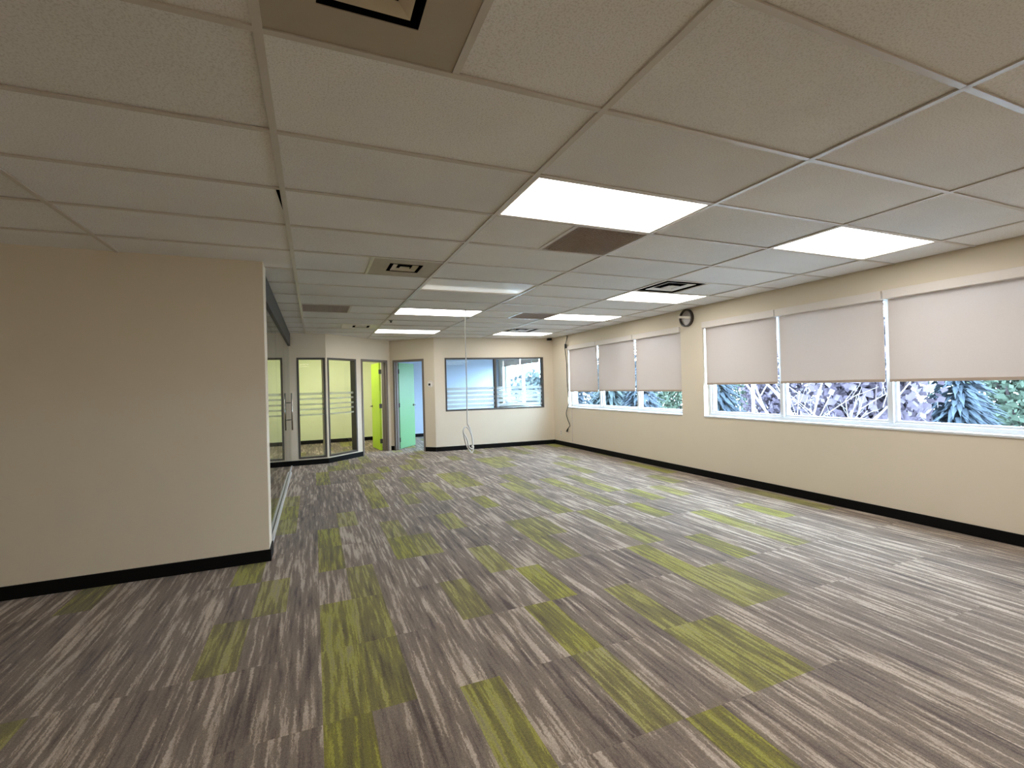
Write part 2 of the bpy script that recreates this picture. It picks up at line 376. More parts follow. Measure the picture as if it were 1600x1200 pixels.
# ------------------------------------------------------------ walls
G1 = (4.17, 7.735, 0.895, 2.245)      # far window (Y0, Y1, Z0, Z1)
G2 = (0.14, 3.72, 0.895, 2.245)       # near window
G3 = (8.70, 11.70, 0.86, 2.245)       # window of the blue room
YTOP = 12.14
def ys(y): return YTOP-y
wall_right, TR = wall('wall_right', (XW, YTOP), (XW, -6.5), 0.25, 'wall',
    [(ys(g[1]), ys(g[0]), g[2], g[3]) for g in (G1, G2, G3)])
PA, PB, PC, PD = (0.36, 8.24), (1.75, 9.5), (2.585, 8.66), (5.40, 8.43)
FX0 = -3.0
fw = lambda x: x-FX0
wall('wall_facade', (FX0, 8.24), PA, 0.12, 'wall', [(fw(-0.157), fw(0.345), 0.122, 2.042)])
wall('wall_front_left', PA, PB, 0.12, 'wall', [(0.034, 0.805, 0.122, 2.045), (0.948, 1.786, -0.01, 2.055)])
wall('wall_front_right', PB, PC, 0.12, 'wall', [(0.088, 0.915, -0.01, 2.055)])
TB = frame(PC, PD)
wall('wall_back', PC, PD, 0.12, 'wall', [(0.232, 2.575, 0.872, 2.06)])
wall('wall_pillar', (-3.0, 2.865), (-0.24, 2.865), 0.24, 'wall')
wall('wall_left', (FX0, -6.5), (FX0, 12.14), 0.15, 'wall')
wall('wall_rear', (XW, -6.5), (FX0, -6.5), 0.15, 'wall')
wall('wall_room_back', (-0.42, 12.02), (1.80, 12.02), 0.12, 'wall_room_green')
wall('wall_room_left', (-0.30, 8.38), (-0.30, 12.02), 0.12, 'wall_room_green')
wall('wall_partition', (1.85, 9.62), (1.85, 12.14), 0.06, 'wall_room_green')
wall('wall_partition_right', (1.92, 12.02), (1.92, 9.58), 0.06, 'wall_room_blue')
wall('wall_blue_back', (1.86, 12.0), (XW, 12.0), 0.14, 'wall_room_blue')
# baseboards
baseboard('baseboard_right', (XW, 8.43), (XW, -6.5))
baseboard('baseboard_back', PC, PD)
baseboard('baseboard_front_right', PB, PC, 0.915)
baseboard('baseboard_front_right', PB, PC, 0.0, 0.088)
baseboard('baseboard_front_left', PA, PB, 0.0, 0.948)
baseboard('baseboard_facade', (FX0, 8.24), PA)
baseboard('baseboard_pillar', (FX0, 2.865), (-0.228, 2.865))
baseboard('baseboard_pillar_end', (-0.24, 2.865), (-0.24, 3.105))
baseboard('baseboard_left', (FX0, -6.5), (FX0, 2.865))
baseboard('baseboard_room_back', (-0.30, 12.02), (1.79, 12.02))
baseboard('baseboard_room_left', (-0.30, 8.38), (-0.30, 12.02))
baseboard('baseboard_blue_back', (1.92, 12.0), (XW, 12.0))
baseboard('baseboard_partition', (1.85, 9.75), (1.85, 12.02), side=-1)

# ------------------------------------------------------------ ceiling
LIGHTS = [(2, 1), (6, 1), (2, 5), (6, 5), (2, 8), (6, 8), (2, 12), (6, 12), (0, 15), (0, 17), (2, -3), (6, -3), (-2, -6), (2, -6), (6, -6), (-2, -9), (2, -9)]
SQ = {(0, -1): 'v', (1, 4): 'v', (3, 2): 'g', (0, 8): 'g', (5, 8): 'g', (6, 4): 'v', (6, 11): 'v', (1, 11): 'v'}
def mk_ceiling():
    m = MB(); tone = []; g = MB()
    rr = random.Random(4); XE = XW-0.014
    for xi in range(-6, 10, 2):
        for r in range(-11, 20):
            if (xi, r) in LIGHTS: continue
            split = (xi, r) in SQ or (xi+1, r) in SQ
            cells = [(xi, xi+2)] if not split else [(xi, xi+1), (xi+1, xi+2)]
            for a, b in cells:
                if split and (a, r) in SQ: continue
                x0, x1 = a*U, min(b*U, XE)
                if x1 <= x0: continue
                y0, y1 = r*U, (r+1)*U
                dz = [0.004+rr.uniform(-0.0015, 0.002) for _ in range(2)]
                xg = x1-0.036 if (xi, r) == (-2, 2) else x1      # one tile sits askew and leaves a dark slit
                m.quad((x0, y1, H+dz[0]), (x1, y1, H+dz[1]), (xg, y0, H+dz[1]), (x0, y0, H+dz[0]))
                tone.append(rr.uniform(0.95, 1.03))
            if split:
                xm = (xi+1)*U; g.box((xm-0.013, r*U, H-0.003), (xm+0.013, (r+1)*U, H+0.003))
    # slightly dropped tile corner beside the first main runner
    for k in range(-2, 5):
        x = 2*k*U; g.box((x-0.014, -6.6, H-0.005), (x+0.014, 12.0, H+0.003))
    for r in range(-10, 20):
        g.box((-3.4, r*U-0.012, H-0.004), (XE, r*U+0.012, H+0.003))
    o = m.build('ceiling', 'tile')
    a = o.data.attributes.new('tone', 'FLOAT', 'FACE'); a.data.foreach_set('value', tone)
    g.build('ceiling_grid', 'tbar', o)
    s = MB(); s.box((-3.2, -6.7, H+0.26), (5.68, 12.3, H+0.4)); s.build('roof_deck', 'plenum', o)
    return struct(o)
mk_ceiling()

# ------------------------------------------------------------ ceiling lights
def ceiling_light(xi, r, label, lit=True, group='recessed fluorescent ceiling lights'):
    cx, cy = (xi+1)*U, (r+0.5)*U
    t = empty('ceiling_light', (cx, cy, H)); tag(t, label, 'ceiling light', group)
    a, b = U-0.016, U/2-0.014
    f = MB(); e = 0.012
    for q in (((-a, -b), (a, -b+e)), ((-a, b-e), (a, b)), ((-a, -b+e), (-a+e, b-e)), ((a-e, -b+e), (a, b-e))):
        f.box((*q[0], -0.002), (*q[1], 0.02))
    f.build('frame', 'whitemetal', t)
    h = MB(); h.box((-a, -b, 0.10), (a, b, 0.105))
    for q in (((-a, -b), (a, -b+0.002)), ((-a, b-0.002), (a, b)), ((-a, -b), (-a+0.002, b)), ((a-0.002, -b), (a, b))): h.box((*q[0], 0.02), (*q[1], 0.1))
    h.build('housing', 'whitemetal', t)
    d = MB(); a -= e; b -= e
    if lit:
        d.box((-a, -b, 0.002), (a, b, 0.006)); d.build('diffuser', 'lit', t)
    else:
        n = 14; prof = [(-b+2*b*k/n, 0.010-0.008*math.sin(math.pi*k/n)**0.8) for k in range(n+1)]
        for (y0, z0), (y1, z1) in zip(prof, prof[1:]):
            d.quad((-a, y1, z1), (a, y1, z1), (a, y0, z0), (-a, y0, z0))
            d.quad((-a, y0, z0), (-a, y0, 0.016), (-a, y1, 0.016), (-a, y1, z1)); d.quad((a, y1, z1), (a, y1, 0.016), (a, y0, 0.016), (a, y0, z0))
        d.build('diffuser', 'lens_dim', t)
    return t
ceiling_light(2, 1, 'large lit ceiling panel nearest the camera, beside the brown square grille')
ceiling_light(6, 1, 'lit ceiling panel nearest the window wall and level with the largest panel')
ceiling_light(2, 5, 'dim ceiling panel with a curved white lens, not shining like the others', lit=False)
ceiling_light(6, 5, 'lit ceiling panel touching the square air vent above the round wall fixture')
ceiling_light(2, 8, 'lit ceiling panel beside the white hanging cable')
ceiling_light(6, 8, 'lit ceiling panel beside the far grey square grille')
ceiling_light(2, 12, 'lit ceiling panel above the two open green doors')
ceiling_light(6, 12, 'lit ceiling panel farthest back, above the wide interior window')
ceiling_light(2, -3, 'added unseen lit ceiling panel behind the camera, in line with the largest panel')  # from here to the rear wall: unseen panels added to brighten the room
ceiling_light(6, -3, 'added unseen lit ceiling panel behind the camera, along the window wall')
ceiling_light(-2, -6, 'added unseen lit ceiling panel in the second row behind the camera, pillar side')
ceiling_light(2, -6, 'added unseen lit ceiling panel in the second row behind the camera, middle')
ceiling_light(6, -6, 'added unseen lit ceiling panel in the second row behind the camera, window side')
ceiling_light(-2, -9, 'added unseen lit ceiling panel by the rear wall, pillar side')
ceiling_light(2, -9, 'added unseen lit ceiling panel by the rear wall, middle')
ceiling_light(0, 15, 'added unseen lit ceiling panel inside the lime room, just behind the tall windows')  # both lime room panels are unseen, added to raise its brightness
ceiling_light(0, 17, 'added unseen lit ceiling panel inside the lime room, near its back wall')

# ------------------------------------------------------------ vents and grilles
def square_ring(m, s0, z0, s1, z1):
    c0 = [(-s0, -s0, z0), (s0, -s0, z0), (s0, s0, z0), (-s0, s0, z0)]; c1 = [(-s1, -s1, z1), (s1, -s1, z1), (s1, s1, z1), (-s1, s1, z1)]
    for k in range(4):
        j = (k+1) % 4
        m.quad(c0[k], c1[k], c1[j], c0[j])
        m.quad(*[tuple(Vector(q)+Vector((0, 0, 0.003))) for q in (c0[j], c1[j], c1[k], c0[k])])
def ceiling_vent(xi, r, half, label, slots, panel='ventpanel', ring='ventring'):
    t = empty('ceiling_vent', ((xi+0.5)*U, (r+0.5)*U, H)); tag(t, label, 'air vent', 'square ceiling air vents')
    P = U/2-0.014; m = MB()
    if half < P-0.02:
        for q in (((-P, -P), (P, -half)), ((-P, half), (P, P)), ((-P, -half), (-half, half)), ((half, -half), (P, half))): m.box((*q[0], 0.0), (*q[1], 0.003))
    else:
        half = P-0.012
        for q in (((-P, -P), (P, -half)), ((-P, half), (P, P)), ((-P, -half), (-half, half)), ((half, -half), (P, half))): m.box((*q[0], -0.002), (*q[1], 0.003))
    m.build('panel', panel, t)
    d = MB(); d.box((-half-.004, -half-.004, 0.10), (half+.004, half+.004, 0.104))
    for q in (((-half-.003, -half-.003), (half+.003, -half)), ((-half-.003, half), (half+.003, half+.003)), ((-half-.003, -half), (-half, half)), ((half, -half), (half+.003, half))): d.box((*q[0], 0.003), (*q[1], 0.1))
    d.build('duct', 'dark', t)
    k = half; slot = slots; vane = min(slot*1.35, 0.06)
    while k > slot*1.6:
        k -= slot
        v = MB(); square_ring(v, k, 0.001, max(k-vane, 0.002), 0.014); v.build('vane', ring, t)
        k -= vane*0.75
    return t
ceiling_vent(0, -1, 0.1440, 'big dusty square air vent cut off by the top of the picture', 0.030)
ceiling_vent(1, 4, 0.1460, 'small square air vent in a stained tan panel, left of the dim ceiling panel', 0.034)
ceiling_vent(6, 4, 0.30, 'wide square air vent with deep dark slots near the window wall', 0.08, 'whitemetal', 'whitemetal')
ceiling_vent(6, 11, 0.30, 'wide square air vent beside the farthest ceiling light', 0.08, 'whitemetal', 'whitemetal')
ceiling_vent(1, 11, 0.1400, 'small square air vent above the tall lime windows and left of the lit panel', 0.045, 'tbar', 'whitemetal')
def return_grille(xi, r, label):
    t = empty('return_grille', ((xi+0.5)*U, (r+0.5)*U, H)); tag(t, label, 'ceiling grille', 'square return air grilles')
    P = U/2-0.014; m = MB()
    for q in (((-P, -P), (P, -P+.012)), ((-P, P-.012), (P, P)), ((-P, -P), (-P+.012, P)), ((P-.012, -P), (P, P))): m.box((*q[0], -0.001), (*q[1], 0.004))
    m.build('frame', 'grille', t)
    e = MB(); n = 22
    for k in range(1, n):
        q = -P+2*P*k/n
        e.box((q-.0012, -P, 0.001), (q+.0012, P, 0.013)); e.box((-P, q-.0012, 0.001), (P, q+.0012, 0.013))
    e.build('egg_crate', 'grille', t)
    b = MB(); b.box((-P, -P, 0.06), (P, P, 0.063)); b.build('filter', 'filterm', t)
return_grille(3, 2, 'brown square grille touching the largest lit ceiling panel')
return_grille(0, 8, 'dark square grille high above the left glass wall')
return_grille(5, 8, 'grey square grille next to a lit panel near the windows')
m = MB(); m.cyl((0, 0, 0), (0, 0, -1), 0.03, 0.008, 20); m.tube([(0, 0, 0), (0, 0, -0.03)], 0.012, 10); m.cyl((0, 0, -0.03), (0, 0, -1), 0.018, 0.004, 16)
o = m.build('sprinkler_head', 'black'); o.location = (2.075*U+.03, 10.05*U, H-0.002); tag(o, 'tiny dark ceiling fitting between two lit panels', 'ceiling fitting')
m = MB(); m.box((-.05, -.04, -.05), (.05, .04, 0)); m.box((-.02, -.055, -.04), (.02, -.04, -.01))
o = m.build('corner_sensor', 'black', bevel=0.006); o.location = (5.27, 8.33, H-0.004); tag(o, 'small black box under the ceiling in the far right corner', 'sensor')

# ------------------------------------------------------------ exterior windows
def ext_window(name, g, splits, label, glow=False):
    y0, y1, z0, z1 = g
    t = empty(name, (XW+0.12, (y0+y1)/2, z0)); struct(t, label); ox, oy, oz = t.location
    def B(m, a, b): m.box((a[0]-ox, a[1]-oy, a[2]-oz), (b[0]-ox, b[1]-oy, b[2]-oz))
    f = MB(); xa, xb = XW+0.09, XW+0.16; e = 0.045
    B(f, (xa, y0, z0), (xb, y1, z0+e)); B(f, (xa, y0, z1-e), (xb, y1, z1)); B(f, (xa, y0, z0+e), (xb, y0+e, z1-e)); B(f, (xa, y1-e, z0+e), (xb, y1, z1-e))
    f.build('window_frame', 'whiteframe', t, bevel=0.004)
    for s in splits:
        q = MB(); B(q, (xa-0.012, s-0.024, z0+e), (xb+0.02, s+0.024, z1-e)); q.build('mullion', 'whiteframe', t, bevel=0.004)
    edges = [y0+e]+[v for s in sorted(splits) for v in (s-0.024, s+0.024)]+[y1-e]
    for a, b in zip(edges[::2], edges[1::2]):
        k = MB(); w_ = 0.022
        for c, d in (((a, z0+e), (b, z0+e+w_)), ((a, z1-e-w_), (b, z1-e)), ((a, z0+e+w_), (a+w_, z1-e-w_)), ((b-w_, z0+e+w_), (b, z1-e-w_))):
            B(k, (xa+0.02, c[0], c[1]), (xb-0.01, d[0], d[1]))
        k.build('sash', 'whiteframe', t)
        p = MB(); B(p, (xa+0.032, a+w_, z0+e+w_), (xa+0.038, b-w_, z1-e-w_)); p.build('glass_pane', 'glass', t)
    s = MB(); B(s, (XW-0.012, y0-0.004, z0-0.018), (xa, y1+0.004, z0+0.004)); s.build('window_sill', 'whiteframe', t, bevel=0.003)
    return t
ext_window('window_1', G1, [5.352, 6.558], 'white three pane window farther along the right wall')
ext_window('window_2', G2, [1.334, 2.535], 'white three pane window nearer along the right wall')
ext_window('window_3', G3, [9.25, 10.47], 'white window of the blue room, seen through the interior window')

def roller_blind(y0, y1, ztop, zbot, label, group='roller blinds on the right wall'):
    t = empty('roller_blind', (XW+0.03, (y0+y1)/2, ztop)); tag(t, label, 'roller blind', group)
    w2 = (y1-y0)/2
    v = MB(); v.box((-0.055, -w2+0.008, -0.082), (0.035, w2-0.008, 0.004)); v.build('valance', 'valance', t, bevel=0.004)
    f = MB(); f.box((0.012, -w2+0.02, zbot-ztop+0.02), (0.0132, w2-0.02, -0.05)); f.build('fabric', 'fabric', t)
    h = MB(); h.box((0.006, -w2+0.02, zbot-ztop), (0.019, w2-0.02, zbot-ztop+0.028)); h.build('hem_bar', 'hem', t, bevel=0.003)
    r = MB(); r.tube([(0.012, -w2+0.02, -0.03), (0.012, w2-0.02, -0.03)], 0.022, 12); r.build('roller', 'valance', t)
    return t
roller_blind(6.558, 7.735, 2.252, 1.238, 'beige roller blind nearest the far corner of the room')
roller_blind(5.352, 6.558, 2.252, 1.252, 'beige roller blind in the middle of the farther window')
roller_blind(4.170, 5.352, 2.252, 1.250, 'beige roller blind left of the round wall fixture')
roller_blind(2.530, 3.720, 2.260, 1.348, 'beige roller blind just right of the round wall fixture')
roller_blind(1.334, 2.530, 2.260, 1.352, 'beige roller blind in the middle of the nearer window, cut by the photo edge')
roller_blind(0.140, 1.334, 2.260, 1.352, 'beige roller blind closest to the camera on the right wall')
for (a, b) in ((10.47, 11.70), (9.25, 10.47), (8.70, 9.25)):
    roller_blind(a, b, 2.252, 1.985, {10.47: 'mostly raised roller blind at the far end of the blue room', 9.25: 'mostly raised roller blind in the middle of the blue room window', 8.70: 'mostly raised narrow roller blind beside the interior window wall'}[a], 'raised roller blinds in the blue room')

# ------------------------------------------------------------ interior windows
def int_window(name, T, s0, s1, z0, z1, splits, label, bands=None, e=0.035, th=0.12, mat='bronze', film='film_grey'):
    t = empty(name, T((s0, 0, z0))); struct(t, label); o3 = T((s0, 0, z0))
    TT = lambda q: T(q)-o3
    f = MB()
    for a, b in (((s0, z0), (s1, z0+e)), ((s0, z1-e), (s1, z1)), ((s0, z0+e), (s0+e, z1-e)), ((s1-e, z0+e), (s1, z1-e))):
        f.box((a[0], -0.006, a[1]), (b[0], th+0.006, b[1]), TT)
    f.build('window_frame', mat, t)
    for s in splits:
        q = MB(); q.box((s-0.022, 0.0, z0+e), (s+0.022, th, z1-e), TT); q.build('mullion', mat, t)
    edges = [s0+e]+[v for s in splits for v in (s-0.022, s+0.022)]+[s1-e]
    for a, b in zip(edges[::2], edges[1::2]):
        p = MB(); p.box((a, 0.055, z0+e), (b, 0.061, z1-e), TT); p.build('glass_pane', 'glass', t)
        for (c, d) in (bands or []):
            q = MB(); q.box((a, 0.0525, c), (b, 0.0535, d), TT); q.build('frosted_band', film, t)
    return t
TF = frame((FX0, 8.24), PA); TL = frame(PA, PB); TRt = frame(PB, PC)
fb = [(1.327, 1.373), (1.234, 1.271), (1.132, 1.166), (1.036, 1.069), (0.934, 0.967)]
int_window('window_4', TF, fw(-0.157), fw(0.345), 0.122, 2.042, [], 'tall dark framed window of the lime room, left of the wall corner', fb)
int_window('window_5', TL, 0.034, 0.805, 0.122, 2.045, [], 'tall dark framed window of the lime room, beside the first door', fb)
int_window('window_6', TB, 0.232, 2.575, 0.872, 2.06, [1.395], 'wide dark framed interior window of the blue room', [(1.395-0.097*k-0.064, 1.395-0.097*k) for k in range(5)], film='film')

# ------------------------------------------------------------ doors
def door(name, T, s0, s1, zt, hinge_s, free, mat, label, hand):
    """free = world XY of the open leaf's free edge"""
    o3 = T((s0, 0, 0)); t = empty(name, o3); struct(t, label); TT = lambda q: T(q)-o3; e = 0.045
    f = MB()
    f.box((s0, -0.010, 0.001), (s0+e, 0.13, zt), TT); f.box((s1-e, -0.010, 0.001), (s1, 0.13, zt), TT); f.box((s0+e, -0.010, zt-e), (s1-e, 0.13, zt), TT)
    f.box((s0+e, 0.045, 0.001), (s0+e+.014, 0.095, zt-e), TT); f.box((s1-e-.014, 0.045, 0.001), (s1-e, 0.095, zt-e), TT)
    f.build('door_frame', 'doorframe', t)
    hp = T((hinge_s, 0.142, 0)); fr = Vector((*free, 0)); d = (fr-hp).normalized(); n = Vector((-d.y, d.x, 0))*hand
    L0 = 0.745; hz_ = 0.018
    LT = lambda q: hp+d*(q[0]+hz_)+n*q[1]+Vector((0, 0, q[2]))-o3
    l = MB(); l.box((0, 0, 0.012), (L0, 0.042, zt-e-0.006), LT); leaf = l.build('door_leaf', mat, t, bevel=0.002)
    for z in (0.22, 1.02, 1.80):
        h = MB(); h.box((-0.022, -0.004, z-0.05), (0.012, 0.046, z+0.05), LT); h.tube([LT((-0.01, -0.006, z-0.05)), LT((-0.01, -0.006, z+0.05))], 0.007, 8)
        h.build('hinge', 'hinge', t)
    for sgn in (-1, 1):
        k = MB(); y = 0.0 if sgn < 0 else 0.042
        k.tube([LT((L0-0.06, y, 1.0)), LT((L0-0.06, y+sgn*0.012, 1.0))], 0.028, 16)
        k.tube([LT((L0-0.06, y+sgn*0.012, 1.0)), LT((L0-0.06, y+sgn*0.05, 1.0))], 0.01, 10)
        k.tube([LT((L0-0.06, y+sgn*0.05, 1.0)), LT((L0-0.06-0.11, y+sgn*0.05, 1.0))], 0.011, 10)
        k.build('lever_handle', 'hinge', leaf)
    return t
door('door_1', TL, 0.948, 1.786, 2.055, 1.735, (1.458, 10.30), 'lime', 'open lime green door between the tall window and the room corner', 1)
door('door_2', TRt, 0.088, 0.915, 2.055, 0.135, (2.35, 10.02), 'mint', 'open mint green door beside the thermostat', 1)

# ------------------------------------------------------------ glass wall on the left
gp = empty('glass_partition', (-0.28, 5.7, 0)); tag(gp, 'frameless glass wall with sliding door running back from the cream pillar', 'glass wall')
def GB(m, a, b): m.box((a[0]+0.28, a[1]-5.7, a[2]), (b[0]+0.28, b[1]-5.7, b[2]))
m = MB(); GB(m, (-0.315, 3.105, 2.262), (-0.258, 8.24, H-0.006)); m.build('header', 'header', gp)
m = MB()
GB(m, (-0.318, 3.105, 0.001), (-0.292, 7.40, 0.024)); GB(m, (-0.272, 3.105, 0.001), (-0.248, 7.40, 0.028)); GB(m, (-0.292, 3.105, 0.001), (-0.272, 7.40, 0.010))
GB(m, (-0.300, 7.40, 0.001), (-0.268, 8.226, 0.016)); m.build('floor_track', 'trackm', gp)
for a, b in ((3.11, 4.80), (4.803, 6.50), (6.503, 7.60)):
    m = MB(); GB(m, (-0.286, a, 0.024), (-0.278, b, 2.264)); m.build('glass_pane', 'glass_part', gp)
m = MB(); GB(m, (-0.286, 7.606, 0.018), (-0.278, 8.228, 2.264)); m.build('fixed_glass_pane', 'glass_part', gp)
for sx in (-1, 1):
    m = MB(); x = 0.0-0.002+sx*0.056; y = 7.50-5.7
    m.tube([(x, y, 0.735), (x, y, 1.38)], 0.0125, 14)
    m.tube([(x, y, 0.915), (0.0-0.002+sx*0.004, y, 0.915)], 0.009, 10); m.tube([(x, y, 1.212), (0.0-0.002+sx*0.004, y, 1.212)], 0.009, 10)
    m.build('pull_handle', 'chrome', gp, smooth=True)

# ------------------------------------------------------------ wall fixtures
def round_fixture():
    c = Vector((XW, 4.008, 2.368)); t = empty('round_wall_fixture', c)
    tag(t, 'round dark rimmed wall fixture with a pale bar across it, between the two windows', 'wall fixture')
    n = 48; R0, R1, dep = 0.132, 0.112, 0.045
    m = MB()
    for k in range(n):
        a, b = 2*math.pi*k/n, 2*math.pi*(k+1)/n
        P = lambda ang, r, x: (x, r*math.cos(ang), r*math.sin(ang))
        m.quad(P(a, R0, 0), P(a, R0, -dep), P(b, R0, -dep), P(b, R0, 0)); m.quad(P(a, R0, -dep), P(a, R1, -dep), P(b, R1, -dep), P(b, R0, -dep))
        m.quad(P(a, R1, -dep), P(a, R1, -0.012), P(b, R1, -0.012), P(b, R1, -dep))
    m.build('rim', 'darkbrown', t)
    m = MB(); m.cyl((-0.001, 0, 0), (-1, 0, 0), R1+0.004, 0.016, 48); m.build('face', 'disc', t)
    m = MB(); m.box((-0.058, -0.095, -0.005), (-0.02, 0.138, 0.032), lambda q: Vector((q[0], q[1], q[2]+(q[1]-0.02)*0.17))); m.build('crossbar', 'palebar', t, bevel=0.004)
round_fixture()
ts = empty('thermostat', (2.503, 8.7425, 1.478)); tag(ts, 'small white thermostat with dark display beside the mint door', 'thermostat')
dT = Vector((0.835, -0.84, 0)).normalized(); nT = Vector((-dT.y, dT.x, 0))
TT = lambda q: dT*q[0]-nT*q[1]+Vector((0, 0, q[2]))
m = MB(); m.tube([TT((0.005, -0.004, 0.012)), TT((0.005, 0.004, 0.012))], 0.078, 32); m.build('shadow_disc', 'valance', ts)  # thin disc put in for the round shadow ring behind the body
m = MB(); m.box((-0.042, 0.002, -0.05), (0.042, 0.028, 0.05), TT); m.build('body', 'white', ts, bevel=0.004)
m = MB(); m.box((-0.024, 0.027, -0.022), (0.024, 0.030, 0.024), TT); m.build('display', 'black', ts)
for (loc, d, lab) in (((XW-0.004, 8.10, 0.29), 'x', 'pale outlet low on the right wall below the dangling black plug'), ((1.20, 12.014, 0.33), 'y', 'pale outlet low on the lime room wall, seen through the first door')):
    t = empty('wall_outlet', loc); tag(t, lab, 'outlet')
    m = MB(); p = MB()
    if d == 'x':
        m.box((0.003, -.036, -.058), (-0.004, .036, .058)); [p.box((-0.0045, -.012, z-.016), (-0.0055, .012, z+.016)) for z in (-.024, .024)]
    else:
        m.box((-.036, 0.003, -.058), (.036, -0.004, .058)); [p.box((-.012, -0.0045, z-.016), (.012, -0.0055, z+.016)) for z in (-.024, .024)]
    m.build('cover_plate', 'valance', t, bevel=0.002); p.build('sockets', 'hem', t)

# dark cable by the far window
P = [(2.49, 7.70), (2.457, 7.689), (2.256, 7.687), (2.20, 7.70), (1.842, 7.716), (1.412, 7.715), (1.155, 7.657), (1.013, 7.607), (0.867, 7.715), (0.749, 7.788), (0.636, 7.742), (0.493, 7.640), (0.439, 7.694), (0.41, 7.725)]
t = empty('hanging_dark_cable', (XW-0.05, 7.70, 1.4)); tag(t, 'dark cable dropping from the ceiling beside the far window to a loose plug', 'cable')
xs = [5.385, 5.385, 5.33, 5.33, 5.372, 5.372, 5.365, 5.355, 5.36, 5.37, 5.37, 5.37, 5.37, 5.37]
m = MB(); pp = smooth_path([(x-(XW-0.05), y-7.70, z-1.4) for x, (z, y) in zip(xs, P)], 6); m.tube(pp, 0.0085, 8); m.build('cord', 'cord_dark', t, smooth=True)
m = MB(); a = Vector(pp[-1]); m.tube([a, a+Vector((0, 0.018, -0.02)), a+Vector((0, 0.046, -0.055)), a+Vector((0, 0.052, -0.066))], 0.013, 10, 0.02); m.build('plug', 'black', t, smooth=True)
m = MB(); m.box((-0.012, -0.03, -0.05), (0.012, 0.03, 0.05)); o = m.build('junction_clip', 'cord_dark', t, bevel=0.004); o.location = (0.005, 0.02, 0.86)
m = MB(); m.tube([(XW-0.012, 7.575, 0.885), (XW-0.010, 7.572, 0.5), (XW-0.012, 7.58, 0.11)], 0.006, 8)  # thin pale tube added along a faint upright line on the wall
o = m.build('thin_wall_line', 'valance'); tag(o, 'thin pale line running down the right wall under the far window', 'cable')

# white cable hanging from the ceiling with a coiled end
Yc = 4.845
t = empty('hanging_white_cable', (2.145, Yc, H)); tag(t, 'white cable hanging from the ceiling with its end coiled into a loop', 'cable')
def Q(px, z, dy=0.0): return (px-2.145, dy, z-H)
main = [Q(2.142, 2.50), Q(2.133, 2.30), Q(2.130, 2.13), Q(2.131, 1.45), Q(2.128, 0.95), Q(2.134, 0.875)]
m = MB(); m.tube(smooth_path(main, 5), 0.008, 8); m.build('cord', 'cord_white', t, smooth=True)
loop1 = [Q(2.134, 0.885), Q(2.165, 0.82, .01), Q(2.195, 0.72, .02), Q(2.212, 0.60, .03), Q(2.213, 0.52, .02), Q(2.19, 0.475, .01), Q(2.155, 0.50, 0), Q(2.11, 0.57, -.01), Q(2.075, 0.68, -.02), Q(2.06, 0.77, -.02), Q(2.075, 0.83, -.01), Q(2.11, 0.845, 0), Q(2.16, 0.79, .01), Q(2.195, 0.70, .02), Q(2.208, 0.58, .02), Q(2.19, 0.53, .0), Q(2.14, 0.56, -.02), Q(2.115, 0.66, -.02), Q(2.085, 0.72, -.03), Q(2.055, 0.79, -.02), Q(2.09, 0.84, 0)]
m = MB(); m.tube(smooth_path(loop1, 5), 0.0095, 8); m.build('coil', 'cord_white', t, smooth=True)
m = MB(); m.tube([Q(2.185, 0.57, .0), Q(2.208, 0.545, .0)], 0.013, 10, 0.017); m.build('end_connector', 'white', t)
m = MB(); m.tube(smooth_path([Q(2.142, 2.495), Q(2.16, 2.487, 0.08), Q(2.155, 2.492, 0.2), Q(2.09, 2.496, 0.44)], 5), 0.0045, 6); m.build('loose_lead', 'cord_dark', t, smooth=True)

# ------------------------------------------------------------ outdoors
m = MB(); m.box((5.8, -70, -4.3), (150, 140, -4.2)); struct(m.build('ground', 'snow'))
CX, CY = 0.13, -1.588
def polar(yaw, d): a = math.radians(yaw); return (CX+d*math.sin(a), CY+d*math.cos(a))
def conifer(yaw, d, ztop, rad, label, mat='needle', seed=0, group='conifers outside the windows'):
    rr = random.Random(seed); x, y = polar(yaw, d); t = empty('conifer_tree', (x, y, -4.2)); tag(t, label, 'tree', group)
    h = ztop+4.2; m = MB(); m.tube([(0, 0, 0), (0, 0, h*0.96)], 0.16, 8, 0.02); m.build('trunk', 'bark', t)
    f = MB(); nl = int(h*8)
    for i in range(nl):
        z = h*(0.12+0.88*i/nl); R = rad*(1-i/nl)**0.8+0.08
        nb = max(7, int(R*17))
        for k in range(nb):
            a = 2*math.pi*(k+rr.random())/nb; L_ = R*rr.uniform(0.7, 1.1); dr = L_*rr.uniform(0.25, 0.5)
            d_ = Vector((math.cos(a), math.sin(a), 0)); s = Vector((-d_.y, d_.x, 0)); wv = 0.05+0.055*L_
            b0 = Vector((0, 0, z)); b1 = b0+d_*L_*0.55+Vector((0, 0, -dr*0.35)); b2 = b0+d_*L_+Vector((0, 0, -dr))
            f.quad(b0, b1+s*wv, b2, b1-s*wv+Vector((0, 0, -wv*0.6)))
            f.quad(b1, b1+s*wv*0.6+Vector((0, 0, wv*.4)), b2+Vector((0, 0, -.1)), b1-s*wv*.8)
    f.build('foliage', mat, t)
